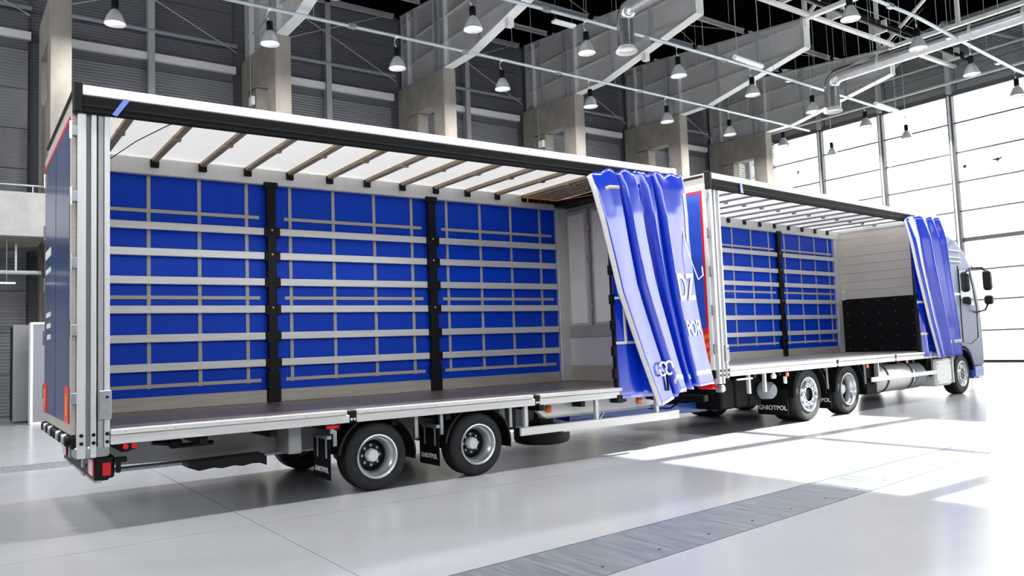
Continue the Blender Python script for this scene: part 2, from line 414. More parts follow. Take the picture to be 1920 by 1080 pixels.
def long_beam():
    r = tag(empty('longitudinal_beam', (13.2, 9.0, 13.45)), 'white twin-chord beam with dark rails running below the roof between the girder ends', 'beam')
    bx(.2, 23.3, -.09, .09, 0, .13, .01).build('lower_chord', 'steel_white', r)
    bx(.2, 23.3, -.09, .09, .62, .76, .01).build('upper_chord', 'steel_white', r)
    bx(.2, 23.3, -.42, -.3, .5, .62).build('dark_rail', 'black', r)
    bx(.2, 23.3, -.62, -.52, .2, .32).build('dark_rail', 'black', r)
    for i in range(8): bx(1.4 + 3 * i, 1.5 + 3 * i, -.62, .09, .13, .62).build('beam_bracket', 'steel_white', r)
long_beam()
# ------------------------------------------------------------------ glass wall (end wall)
def glass_wall():
    w1 = struct(bx(XG + .02, XG + .16, -26, YW + .3, 12.35, 17.6).build('wall_right', 'cladding_dark_or_shaded'))
    for k in range(5):
        for j in range(13):
            y1 = 19.1 - j * 3.35
            if y1 < -24: break
            bx(XG - .06, XG + .02, y1 - 3.33, y1 - .02, 12.4 + k * 1.04, 12.4 + k * 1.04 + 1.03, .01).build('cladding_panel', 'cladding', w1)
    for z in (12.75, 13.75):
        MB().tube((XG - .45, -22, z), (XG - .45, YW, z), .075, 8).build('gable_tube', 'steel_grey', w1)
    for j in range(12):
        y = 16.0 - j * 3.35
        bx(XG - .3, XG - .07, y - .1, y + .1, 12.3, 17.3).build('gable_post', 'steel_grey', w1)
        if j < 11:
            yb = y - 3.35
            a, b = (y, yb) if j % 2 else (yb, y)
            MB().tube((XG - .38, a, 13.7), (XG - .38, b, 15.6), .07, 6).build('gable_diagonal', 'steel_grey', w1)
    win = struct(bx(XG - .12, XG + .05, -26, 19.3, 12.2, 12.4).build('window_1', 'frame_dark'))
    zs = [.08, 1.42, 2.78, 4.14, 5.54, 6.86, 8.2, 9.56, 10.94, 12.2]
    ys = [19.3, 16.05, 12.7, 9.35, 6.0, 2.65, -.7, -4.05, -7.4, -10.75, -14.1, -17.45, -20.8, -24.15]
    for y in ys:
        bx(XG - .22, XG + .06, y - .125, y + .125, 0, 12.2, .012).build('mullion', 'frame_dark', win)
        bx(XG - .28, XG - .22, y - .04, y + .04, 0, 12.2, .01).build('mullion_cap', 'alu_post', win)
    for a, b in zip(ys[:-1], ys[1:]):
        for k, (z0, z1) in enumerate(zip(zs[:-1], zs[1:])):
            bx(XG - .012, XG + .012, b + .1, a - .1, z0 + .02, z1 - .02).build('pane', 'pane_glass' if k > 6 else 'added_frost_pane', win)  # lower rows carry the added frosting, top rows let the sun through
            if k: 
                t = .09 if k == 4 and a < 10 else .032
                bx(XG - .04, XG + .04, b + .1, a - .1, z0 - t, z0 + t).build('transom', 'frame_dark', win)
        bx(XG - .08, XG + .06, b + .1, a - .1, 0, .1).build('bottom_seal', 'black', win)
    # bird silhouettes stuck on the glass
    def bird(y, z, s, rot, poly):
        c, sn = math.cos(rot), math.sin(rot)
        q = [(y + s * (c * a - sn * b), z + s * (sn * a + c * b)) for a, b in poly]
        MB().prism(q, 'x', XG - .02, XG - .0135).build('bird_sticker', 'black', win)
    wing = [(-1, .4), (-.6, .42), (-.2, .2), (0, .4), (.2, .18), (.7, .12), (1, -.12), (.5, -.18), (.2, -.2), (.1, -.6), (-.16, -.22), (-.5, .06)]
    bird(7.55, 8.92, .24, .15, wing); bird(17.53, 10.35, .2, -1.0, wing)
    bird(8.95, 8.88, .1, 0, [(math.cos(t * PI / 5) * (1 if t % 2 else .75), math.sin(t * PI / 5) * (1 if t % 2 else .75)) for t in range(10)])
glass_wall()
wl = struct(bx(-14.4, -14.0, -26, YW, -.05, 7.8).build('wall_left', 'cladding'))
bx(-14.4, -14.0, -26, YW, 14.4, RZ(10)).build('added_opening_head', 'cladding', wl)  # high opening in this unseen wall, added to let in light from the left
for k in range(9): bx(-14.3, -14.1, -26 + 5 * k - .1, -26 + 5 * k + .1, 7.8, 14.4).build('added_opening_post', 'steel_grey', wl)
wf = struct(bx(-14, XG + .2, -26.4, -26, -.05, 9.0).build('wall_front', 'cladding'))
bx(-14, XG + .2, -26.4, -26, 14.6, RZ(10)).build('added_opening_head', 'cladding', wf)  # unseen opening added as fill light from the camera side
for k in range(10): bx(-14.1 + 5.6 * k, -13.9 + 5.6 * k, -26.3, -26.1, 9.0, 14.6).build('added_opening_post', 'steel_grey', wf)
# ------------------------------------------------------------------ left mezzanine, cabinet
def left_side():
    r = tag(empty('concrete_parapet', (-6, 15.5, 4.75)), 'pale concrete parapet beam spanning left of the first column', 'parapet')
    for k in range(3): bx(.0 + k * 2.36, 2.355 + k * 2.36, 0, .3, 0, 1.13, .008).build('parapet_panel', 'concrete_light', r)
    bx(0, 7.0, .3, 3.2, 0, .25).build('walkway_slab', 'concrete', r)
    bx(0, 7.1, -.005, .0, .0, .16).build('lower_band', 'concrete_light', r)
    r = tag(empty('handrail', (-6, 15.75, 5.88)), 'thin steel handrail standing on the pale concrete parapet', 'railing')
    MB().tube((0, 0, .22), (7.0, 0, .22), .025, 8).build('rail', 'pipe_galv', r)
    for x in (.3, 2.0, 3.7, 5.4, 6.75): MB().tube((x, 0, 0), (x, 0, .2), .015, 6).build('rail_post', 'pipe_galv', r)
    r = tag(empty('passage_pipe', (-6, 16.4, 3.9)), 'grey pipe running under the concrete walkway', 'pipe')
    MB().tube((0, 0, 0), (7.0, 0, 0), .06, 8).build('pipe', 'pipe_galv', r)
    for x in (1, 3, 5, 6.4): bx(x, x + .05, -.02, .02, 0, .85).build('pipe_hanger', 'galv', r)
    r = tag(empty('strip_light', (-1.6, 15.9, 3.55)), 'short pale strip light hanging below the concrete walkway', 'lamp')
    bx(0, 2.0, 0, .08, 0, .05, .01).build('lamp_body', 'tube_white', r)
    MB().tube((.2, .04, .05), (.2, .04, 1.2), .006, 5).build('hanger', 'galv', r); MB().tube((1.8, .04, .05), (1.8, .04, 1.2), .006, 5).build('hanger', 'galv', r)
    r = tag(empty('grey_panel_cabinet', (.66, 14.9, 0)), 'grey cabinet with white edging on the floor behind the trailer doors', 'cabinet')
    bx(.05, 1.3, .02, .55, .05, 2.46, .01).build('carcass', 'panel_grey', r)
    bx(0, .06, 0, .55, 0, 2.52, .006).build('edge_trim', 'tube_white', r); bx(.06, 1.3, 0, .55, 2.46, 2.52, .006).build('top_trim', 'tube_white', r); bx(.06, 1.3, 0, .55, 0, .06, .006).build('bottom_trim', 'tube_white', r)
    r = tag(empty('dark_panel_cabinet', (.35, 15.95, 0)), 'narrow dark cabinet standing behind the grey white-edged cabinet', 'cabinet')
    bx(0, .7, 0, .6, .04, 2.5, .01).build('carcass', 'panel_grey', r)
    bx(-.03, 0, 0, .6, .06, 2.45, .006).build('side_panel', 'black', r)
left_side()
# ------------------------------------------------------------------ lamps and pipes
def make_lamp():
    r = empty('high_bay_lamp')
    MB().lathe([(.001, 0), (.075, -.01), (.09, -.05), (.09, -.26), (.06, -.3), (.001, -.3)], (0, 0, -.32), 'z', 14).build('housing', 'black', r)
    MB().lathe([(.07, -.28), (.12, -.33), (.19, -.45), (.25, -.6), (.268, -.66), (.262, -.665), (.24, -.6), (.18, -.46), (.11, -.345), (.06, -.3)], (0, 0, -.32), 'z', 20).build('reflector', 'lamp_reflector', r)
    MB().lathe([(.001, -.6), (.235, -.605)], (0, 0, -.32), 'z', 20).build('diffuser', 'lamp_disc', r)
    MB().path([(0, 0, 0), (-.03, 0, -.02), (-.07, 0, -.1), (-.07, 0, -.22), (-.02, 0, -.3), (0, 0, -.34)], .014, 6).build('hook', 'tube_white', r)
    bx(-.05, .05, -.05, .05, -.01, .06, .01).build('clip', 'tube_white', r)
    return r
lampp = make_lamp(); first = [True]
def lamp(x, y, z, label):
    if first[0]: r = lampp; first[0] = False
    else: r = dup(lampp)
    r.location = (x, y, z); r.rotation_euler = (0, 0, random.uniform(-.3, .3))
    tag(r, label, 'lamp', 'high-bay lamps under the pipes')
    if x > 33: MB().tube((0, 0, .05), (0, 0, RZ(y) - z), .012, 5).build('suspension_rod', 'pipe_galv', r)
    if LAMP_W:
        l = bpy.data.lights.new('lamp_light', 'AREA'); l.shape = 'DISK'; l.size = .45; l.energy = LAMP_W * (1.9 if y < 0 else (1.25 if y < 6 else 1.0)); l.color = (1, .985, .96)
        lo = bpy.data.objects.new('lamp_light', l); COL.objects.link(lo); lo.parent = r; lo.location = (0, 0, -.99)
PN = {1: 'the lowest lamp pipe along the concrete columns', 2: 'the middle lamp pipe', 3: 'the upper right lamp pipe'}
ON = ['first', 'second', 'third', 'fourth', 'fifth', 'sixth', 'seventh', 'eighth']
P1 = [(6.26, 13.46), (10.23, 13.46), (14.22, 13.5), (18.21, 13.56), (22.3, 13.62), (26.24, 13.72), (30.17, 13.85)]
P2 = [(10.65, 9.75), (14.55, 9.52), (18.59, 9.57), (22.52, 9.65), (26.46, 9.85), (30.54, 10.05)]
P3 = [(19.32, 3.88), (23.33, 4.08), (27.5, 4.4), (31.75, 4.7)]
for pi, P, z in ((1, P1, 11.2), (2, P2, 11.2), (3, P3, 11.2)):
    for k, (x, y) in enumerate(P): lamp(x, y, z - .03, 'silver high-bay lamp, %s from the left under %s' % (ON[k], PN[pi]))
    a, b = P[0], P[-1]
    r = tag(empty('lamp_pipe', (a[0], a[1], z + .02)), 'long straight galvanised tube carrying lamps, %s' % PN[pi], 'pipe', 'lamp pipes under the roof')
    ext0 = 8 if pi < 3 else 25
    pts = [(-ext0, 0, 0)] + [(q[0] - a[0], q[1] - a[1], 0) for q in P[1:]] + [(b[0] - a[0] + (2.2 if pi < 3 else 4.5), b[1] - a[1] + .1, 0)]
    MB().path(pts, .055, 8).build('tube', 'pipe_galv', r)
    for q in P: MB().tube((q[0] - a[0] + 1.3, q[1] - a[1], 0), (q[0] - a[0] + 1.3, q[1] - a[1], RZ(q[1]) - z - .02), .008, 5).build('suspension_wire', 'pipe_galv', r)
    for q in P[1:]: bx(q[0] - a[0] - 1.6, q[0] - a[0] - 1.35, q[1] - a[1] - .07, q[1] - a[1] + .07, -.07, .07, .01).build('pipe_joint', 'galv', r)
lamp(2.43, 14.1, 11.17, 'silver high-bay lamp hanging alone at the upper left beside the first column')
OFF = [(x, 9.7) for x in (2.6, 6.6)] + [(x, 4.1) for x in (-4.8, -.8, 3.2, 7.2, 11.2, 13.6)] + [(x, -1.3) for x in (-5, -1, 3, 7, 11, 15, 19, 23, 27)]
r = tag(empty('lamp_pipe', (-6.5, -1.3, 11.22)), 'long straight galvanised tube carrying the lamps over the open floor', 'pipe', 'lamp pipes under the roof')
MB().tube((0, 0, 0), (35, 0, 0), .055, 8).build('tube', 'pipe_galv', r)
for k in range(8): MB().tube((3 + 4 * k, 0, .05), (3 + 4 * k, 0, RZ(0) - 11.22), .008, 5).build('suspension_wire', 'pipe_galv', r)
cnt = {}
NUM = ['first', 'second', 'third', 'fourth', 'fifth', 'sixth', 'seventh', 'eighth', 'ninth', 'tenth']
for x, y in OFF:
    k = cnt.get(y, 0); cnt[y] = k + 1
    lamp(x, y, 11.17, 'silver high-bay lamp outside the photo, %s of the row %s' % (NUM[k], {9.7: 'behind the trailer', 4.1: 'over the trailer', -1.3: 'over the open floor'}[y]))
lamp(34.3, 10.3, 11.17, 'small dark high-bay lamp against the glass near the right ceiling duct')
lamp(34.1, 13.9, 11.17, 'small dark high-bay lamp against the glass above the truck roof front')
# tube lights
for k, (x, y, L, lab) in enumerate(((19.5, 8.0, 1.55, 'white tubular fixture hanging under the fifth girder'), (28.7, 8.55, 1.8, 'white tubular fixture hanging before the top of the glass wall'))):
    r = tag(empty('tube_fixture', (x, y, 10.5)), lab, 'lamp', 'white hanging tube fixtures')
    MB().tube((0, 0, 0), (L, .12, 0), .09, 10).build('tube_body', 'tube_white', r)
    for t in (.2, L - .2): MB().tube((t, .05, .09), (t, .05, 5.2), .012, 5).build('hanger', 'pipe_galv', r)
for k, (x, y, z, lab) in enumerate(((15.0, 11.6, 12.0, 'flat white fluorescent fitting high above the trailer roof'), (13.2, 9.6, 13.0, 'flat white luminaire at the top edge left of the foil duct'))):
    r = tag(empty('fluorescent_fitting', (x, y, z)), lab, 'lamp')
    bx(0, .9, -.12, .12, 0, .09, .02).build('fitting_body', 'tube_white', r)
    for t in (.1, .8): MB().tube((t, 0, .09), (t, 0, RZ(y) - z), .006, 4).build('hanger', 'pipe_galv', r)
# ------------------------------------------------------------------ ducts
def duct(x, y, lab, R, run):
    r = tag(empty('air_duct', (x, y, 10.0)), lab, 'duct', 'silver air ducts')
    pr = [(R * 1.28, 0), (R * 1.28, .03), (R * 1.02, .12), (R, .16)]
    MB().lathe([(R * .9, .06)] + pr, (0, 0, 0), 'z', 20).build('outlet_collar', 'duct_collar', r)
    MB().lathe([(.001, .08), (R * 1.1, .07)], (0, 0, 0), 'z', 20).build('outlet_grille', 'cream', r)
    MB().tube((0, 0, .14), (0, 0, .95), R, 18).build('drop_pipe', 'duct_foil', r)
    pts = [(0, -R * 1.5 * (1 - math.cos(t)), .95 + R * 1.5 * math.sin(t)) for t in [PI / 2 * k / 6 for k in range(7)]]
    MB().path(pts, R, 18).build('elbow', 'duct_foil', r)
    zc = .95 + R * 1.5
    seg = 1.6; n = int(run / seg)
    for i in range(n):
        y0 = -R * 1.5 - i * seg
        MB().tube((0, y0, zc), (0, y0 - seg + .03, zc), R, 18).build('duct_section', 'duct_foil', r)
        MB().tube((0, y0 - seg - .03, zc), (0, y0 - seg + .06, zc), R * 1.04, 18).build('duct_band', 'duct_collar', r)
        MB().tube((0, y0 - .8, zc + R), (0, y0 - .8, 6.0), .01, 4).build('hanger', 'pipe_galv', r)
duct(15.2, 8.49, 'crumpled foil air duct with round outlet above the trailer curtain', .25, 8)
duct(26.59, 9.07, 'long smooth silver air duct at the upper right with round outlet', .27, 14)
#VEHICLES
# ------------------------------------------------------------------ wheels
def wheel(par, x, y, R, rr, wd, style, s=1, name='wheel'):
    def Pf(l): return [(r, s * d) for r, d in l]
    c = (x, y, R)
    ty = [(rr, .03), (rr + .01, .012), (rr + (R - rr) * .45, 0), (R - .035, .008), (R - .008, .035)]
    n = 4
    for i in range(n):
        d0 = .05 + (wd - .1) * i / n; d1 = .05 + (wd - .1) * (i + 1) / n
        ty += [(R, d0), (R, d1 - .014), (R - .012, d1 - .012), (R - .012, d1 - .002)]
    ty += [(R, wd - .05), (R - .03, wd - .01), (rr, wd - .02)]
    t = MB().lathe(Pf(ty), c, 'y', 40, closed=True).build(name, 'rubber', par)
    if style == 'dish':
        MB().lathe(Pf([(rr + .014, .02), (rr + .012, -.004), (rr - .002, -.008), (rr - .012, .006), (rr - .018, .04), (rr - .034, .052), (rr - .04, .07), (rr - .05, .085), (rr - .055, .17)]), c, 'y', 40).build('rim', 'rim_silver', t)
        MB().lathe(Pf([(rr - .055, .17), (rr - .07, .2), (rr * .62, .215), (rr * .58, .2), (.001, .2)]), c, 'y', 32).build('rim_disc', 'rim_dark', t)
        nut = MB()
        for k in range(8):
            a = 2 * PI * k / 8
            nut.lathe(Pf([(.016, .2), (.016, .165), (.001, .16)]), (x + rr * .47 * math.cos(a), y, R + rr * .47 * math.sin(a)), 'y', 6)
        nut.build('wheel_nuts', 'galv', t, stuff=True)
        hr = rr * .34
        MB().lathe(Pf([(hr * .9, .2), (hr, .17), (hr * .96, .12), (hr * .8, .1), (.001, .095)]), c, 'y', 8).build('hub_cap', 'hub_white', t, smooth=False)
    else:
        MB().lathe(Pf([(rr + .014, .02), (rr + .012, -.004), (rr - .002, -.008), (rr - .014, .01), (rr - .02, .035), (rr - .05, .05), (rr - .075, .03), (rr * .62, .0), (rr * .45, -.004), (rr * .43, .0)]), c, 'y', 40).build('rim', 'rim_silver', t)
        MB().lathe(Pf([(rr * .43, .0), (rr * .42, .05), (rr * .36, .055), (rr * .34, .0 if style == 'front' else .04), (.001, -.01 if style == 'front' else .045)]), c, 'y', 24).build('hub', 'rim_dark', t)
        nut = MB(); hole = MB()
        for k in range(10):
            a = 2 * PI * (k + .5) / 10
            nut.lathe(Pf([(.017, .005), (.016, -.025), (.001, -.028)]), (x + rr * .55 * math.cos(a), y, R + rr * .55 * math.sin(a)), 'y', 6)
            a = 2 * PI * k / 10
            hole.lathe(Pf([(.001, .012), (.022, .014)]), (x + rr * .8 * math.cos(a), y, R + rr * .8 * math.sin(a)), 'y', 8)
        nut.build('wheel_nuts', 'galv', t, stuff=True); hole.build('rim_holes', 'black', t, stuff=True)
    return t
def fender(par, x, y0, y1, R, zc, a0, a1, name='mudguard'):
    mb = MB(); n = 18; o = []
    for i in range(n + 1):
        a = math.radians(a0 + (a1 - a0) * i / n); ca, sa = math.cos(a), math.sin(a)
        for r in (R, R + .012): 
            for y in (y0, y1): o.append((x + r * ca, y, zc + r * sa))
    fs = []
    for i in range(n):
        k = 4 * i
        fs += [(k, k + 1, k + 5, k + 4), (k + 2, k + 6, k + 7, k + 3), (k, k + 4, k + 6, k + 2), (k + 1, k + 3, k + 7, k + 5)]
    mb.add(o, fs); mb.sm = True
    f = mb.build(name, 'black', par)
    rim = MB().path([(x + (R + .004) * math.cos(math.radians(a0 + (a1 - a0) * i / n)), y0, zc + (R + .004) * math.sin(math.radians(a0 + (a1 - a0) * i / n))) for i in range(n + 1)], .014, 6)
    rim.build('mudguard_lip', 'black', f)
    return f
ROTX = Matrix(((0, 0, -1, 0), (-1, 0, 0, 0), (0, 1, 0, 0), (0, 0, 0, 1)))   # text facing -X, reading towards -Y
def flap(par, x, y0, y1, z0, z1, txt='GNIOTPOL', size=.075, zt=None):
    f = bx(x, x + .012, y0, y1, z0, z1, .004).build('mud_flap', 'black_matte', par)
    M = Matrix.Translation((x - .003, (y0 + y1) / 2, zt if zt else z0 + .16)) @ ROTX
    lettering(txt, size, 'letter_white', f, M, bold=.0015)
    return f
# ------------------------------------------------------------------ curtains
def lerp(t, pts):
    if t <= pts[0][0]: return pts[0][1]
    for (a, b), (c, d) in zip(pts[:-1], pts[1:]):
        if t <= c: return b + (d - b) * (t - a) / (c - a)
    return pts[-1][1]
def sfold(t, pts):
    for (a, b), (c, d) in zip(pts[:-1], pts[1:]):
        if t <= c:
            k = (t - a) / (c - a); k = k * k * (3 - 2 * k) * .3 + k * .7
            return b + (d - b) * k
    return pts[-1][1]
def make_surf(xl, xr, zt, zb, folds, y0, amp, seed, crump=.03):
    rnd = random.Random(seed); ph = [(rnd.uniform(6, 30), rnd.uniform(2, 9), rnd.uniform(0, 6)) for _ in range(7)]
    def Sf(u, v, off=0.0):
        x = lerp(v, xl) * (1 - u) + lerp(v, xr) * u
        z = lerp(u, zt) * (1 - v) + lerp(u, zb) * v
        a = lerp(v, amp)
        y = y0 - a * sfold(u, folds)
        c = sum(math.sin(f * u + g * v + p) for f, g, p in ph) / 9
        y += c * crump * (1.6 if v < .18 else (.7 if v < .8 else 1.1))
        x += math.sin(5 * v + 9 * u) * .015
        z += .02 * math.sin(40 * u) * (1 if v < .02 else 0)
        return Vector((x, y - off, z))
    return Sf
def band(S, name, u0, u1, v0, v1, m, par, off=.006, nu=40, nv=4):
    o = MB().grid(lambda a, b: S(u0 + (u1 - u0) * a, v0 + (v1 - v0) * b, off), nu, nv).build(name, m, par)
    so = o.modifiers.new('thickness', 'SOLIDIFY'); so.thickness = .003; so.offset = 0
    return o
def ctext(S, txt, size, uc, vc, w, h, par, off=.012):
    me = text_mesh(txt, size, .002, 1.0, size * .022); me.materials.clear(); me.materials.append(MATS['letter_white'])
    for vt in me.vertices:
        p = S(uc + vt.co.x / w, vc - vt.co.y / h, off + vt.co.z)
        vt.co = p
    o = bpy.data.objects.new('lettering', me); COL.objects.link(o); o.parent = par
    return o
# ------------------------------------------------------------------ shared box body
def body(root, L, H, zd, zrb, posts, slats, vstr, hstr, bowx, deckmat, rail_joints, lift, door_text):
    W = 2.55; yi = 2.47; rb = H - .26     # lower edge of the roof rail
    dk = bx(.04, L - .05, .06, 2.5, zd - .05, zd, .004).build('deck_floor', deckmat, root)
    n = 6
    # near side rail: three lengths with black clips between
    xs = [.255] + [v for j in rail_joints for v in j] + [L - .08]
    for a, b in zip(xs[0::2], xs[1::2]):
        r = bx(a, b, -.012, .05, zrb, zd - .045, .006).build('side_rail', 'alu', root)
        bx(a, b - .03, -.022, .07, zd - .04, zd + .008, .006).build('rail_lip', 'alu', r)
        mb = MB()
        k = int((b - a) / .42)
        for i in range(k + 1):
            mb.disc((a + .12 + i * .42, -.024, zd - .02), .008, 'y', 6, .003)
        mb.build('rail_screws', 'galv', r, stuff=True)
    for a, b in rail_joints:
        c = bx(a, b, -.008, .05, zrb + .004, zd - .005, .004).build('rail_clip', 'black', root)
        for t in (.28, .72): MB().disc((a + (b - a) * t, -.012, zrb + .035), .013, 'y', 10, .006).build('clip_bolt', 'tube_white', c)
    bx(.0, L, W - .05, W, zrb, zd + .01, .006).build('far_side_rail', 'alu', root)
    # roof: rails, canopy, bows
    bx(-.02, L + .02, -.03, .05, H - .1, H, .012).build('roof_rail', 'white_paint', root)
    v = bx(.02, L - .1, -.035, .02, rb, H - .095, .012).build('rail_valance', 'black_matte', root)
    bx(.01, L - .1, -.04, .0, rb + .06, rb + .075, .004).build('valance_seam', 'black', v)
    bx(-.05, .03, -.035, .06, rb, H + .02, .01).build('corner_cap', 'black', root)
    bx(-.02, L + .02, W - .06, W, H - .12, H, .01).build('roof_rail', 'white_paint', root)
    bx(.0, L, yi - .06, yi + .02, H - .24, H - .03, .01).build('inner_top_rail', 'alu_post', root)
    bx(-.03, .04, .06, W - .06, H - .17, H, .01).build('rear_header', 'alu_dull', root)
    bx(-.05, -.02, .1, W - .1, H - .06, H - .03, .005).build('header_seal', 'black', root)
    bx(L - .06, L + .02, -.02, W - .02, H - .16, H + .01, .01).build('added_front_header', 'white_paint', root)  # box added to stop sun leaking in above the front wall
    def can(a, b): return (.02 + (L - .04) * a, .04 + (W - .08) * b, H - .015 + .015 * math.sin(PI * b) + .006 * math.sin(a * 2 * PI * L / .566))
    cn = MB().grid(can, 60, 6).build('roof_canopy', 'canopy', root)
    for x in bowx:
        hw = .024 if lift else .035
        b = bx(x - hw, x + hw, .03, W - .09, H - (.065 if lift else .085), H - .03, .008).build('roof_bow', 'panel_grey' if lift else 'bow_tan', root)
        bx(x - .05, x + .05, yi - .09, yi - .03, H - .15, H - .05, .008).build('bow_carriage', 'black', b)
        bx(x - hw - .01, x + hw + .01, 1.2, 1.26, H - .1, H - .04, .006).build('bow_hinge', 'panel_grey' if lift else 'bow_tan', b)
    # rear near corner post made of ribbed extrusions
    zt = H - .1
    for a, b, y0, m in ((-.01, .058, 0, 'alu_post'), (.058, .098, .035, 'panel_grey'), (.098, .142, 0, 'alu_post'), (.142, .155, .03, 'black'), (.155, .2, .008, 'chassis_grey'), (.205, .25, 0, 'alu_post')):
        bx(a, b, y0, .1, (zrb - .1) if y0 == 0 and a < .2 else zrb - .02, zt, .005).build('corner_post_profile', m, root)
    lp = bx(.16, .262, -.02, .06, zd + .1, zd + .36, .008).build('latch_plate', 'galv', root)
    MB().disc((.225, -.028, zd + .3), .012, 'y', 8, .01).build('latch_pin', 'black', lp)
    for x in (.024, .12, .228):
        for z in (zrb + .03, zrb + .1): MB().disc((x, -.012, z), .016, 'y', 10, .014).build('post_bolt', 'black', root)
    bx(-.01, .1, W - .1, W, zrb, zt, .005).build('corner_post', 'alu_post', root)
    # rear doors with blue skins
    for y0, y1, near in ((.055, 1.27, 1), (1.28, 2.495, 0)):
        d = bx(-.055, -.012, y0, y1, zd - .02, H - .17, .006).build('rear_door', 'alu_dull' if not lift else 'white_paint', root)
        bx(-.06, -.054, y0 + (.09 if near else .02), y1 - (.02 if near else .09), zd + .08, H - .3).build('door_skin', 'door_blue' if lift else 'door_navy', d)
        bx(-.062, -.058, y0 + (.09 if near else .02), y1 - (.02 if near else .09), H - .31, H - .27).build('red_border', 'red_tape', d)
        bx(-.062, -.058, (y0 + .06) if near else (y1 - .06), (y0 + .1) if near else (y1 - .02), zd + (.5 if lift else 2.7), H - .27).build('red_border', 'red_tape', d)
        ya, yb = ((y0 + .06, y0 + .34) if near else (y1 - .34, y1 - .06))
        hz = bx(-.066, -.06, ya, yb, zd + .08, zd + (.62 if lift else .4)).build('hazard_plate', 'hazard_red', d)
        if lift:
            for k in range(4):
                z = zd + .1 + k * .14
                fixn(MB().prism([(ya, z), (yb, z + .12 * (-1 if near else 1) + .0), (yb, z + .12 * (-1 if near else 1) + .07), (ya, z + .07)] if False else [(ya, z + .1), (yb, z), (yb, z + .07), (ya, z + .17)], 'x', -.0685, -.0655).build('hazard_stripe', 'hazard_orange', hz)) if z + .17 < zd + .62 else None
        else:
            bx(-.069, -.065, ya + .05, yb - .05, zd + .14, zd + .34).build('hazard_centre', 'hazard_orange', hz)
        yh = y0 if near else y1
        for k in range(5):
            z = zd + .3 + k * .6
            h = bx(-.07, -.0, yh - .03, yh - .008, z - .05, z + .05, .006).build('door_hinge', 'galv', d)
            MB().tube((-.06, yh - .02, z - .08), (-.06, yh - .02, z + .08), .012, 8).build('hinge_pin', 'chrome', h)
        for k in range(5):
            yy = y0 + .12 + k * .24
            MB().lathe([(.001, -.03), (.045, -.03), (.05, 0), (.045, .04), (.001, .04)], (-.06, yy, zd - .075), 'x', 12).build('door_buffer', 'black' if k % 2 == 0 else 'galv', d)
        bx(-.05, .02, y0, y1, zrb - .02, zd - .03, .01).build('door_sill', 'black', d)
    if door_text:
        for k, (z, h) in enumerate(((2.65, .09), (2.48, .05), (2.0, .05), (1.88, .05), (1.76, .05))):
            bx(-.064, -.0595, 1.75, 2.3 - .05 * k, z, z + h).build('faded_print_line', 'tape_cream', root)
    # far side: closed curtain, straps, slats, posts, sideboards
    bx(.1, L - .3, yi + .025, yi + .033, zd + .01, H - .1).build('closed_curtain', 'curtain_blue', root)
    for x in vstr: bx(x - .022, x + .022, yi + .014, yi + .024, zd + .26, H - .2).build('vertical_strap', 'strap_grey', root)
    edges = [.25]
    for a, b in posts: edges += [a, b]
    edges.append(L - .32)
    for a, b in zip(edges[0::2], edges[1::2]):
        for z in hstr: bx(a + .1, b - .06, yi + .008, yi + .014, z - .022, z + .022).build('horizontal_strap', 'strap_grey', root)
        for z in slats:
            bx(a + .02, b - .012, yi - .05, yi - .025, z - .048, z + .048, .006).build('side_slat', 'alu', root)
        bx(a + .01, b - .005, yi - .05, yi - .02, zd, zd + .165, .006).build('side_board', 'alu_dull', root)
    for a, b in posts:
        pz = bx(a + .02, b - .03, yi - .07, yi, zd, H - .2, .01).build('sliding_post', 'black', root)
        bx(a, b, yi - .075, yi - .0, zd, zd + .4, .01).build('post_foot', 'black', pz)
        bx(a - .02, b, yi - .08, yi - .02, H - .28, H - .2, .01).build('post_head', 'black', pz)
        for z in slats:
            bx(a - .01, b + .025, yi - .065, yi - .01, z - .075, z + .06, .008).build('slat_pocket', 'black', pz)
        for z in slats[:2] + slats[3:4]:
            MB().disc(((a + b) / 2, yi - .075, z + .02), .012, 'y', 8, .006).build('post_bolt', 'tube_white', pz)
    bx(L - .3, L - .03, yi - .04, W, zd, H - .1, .01).build('front_corner_post', 'alu_post', root)
    bx(L - .1, L - .02, -.0, .08, zd, H - .1, .01).build('front_corner_post', 'alu_post', root)
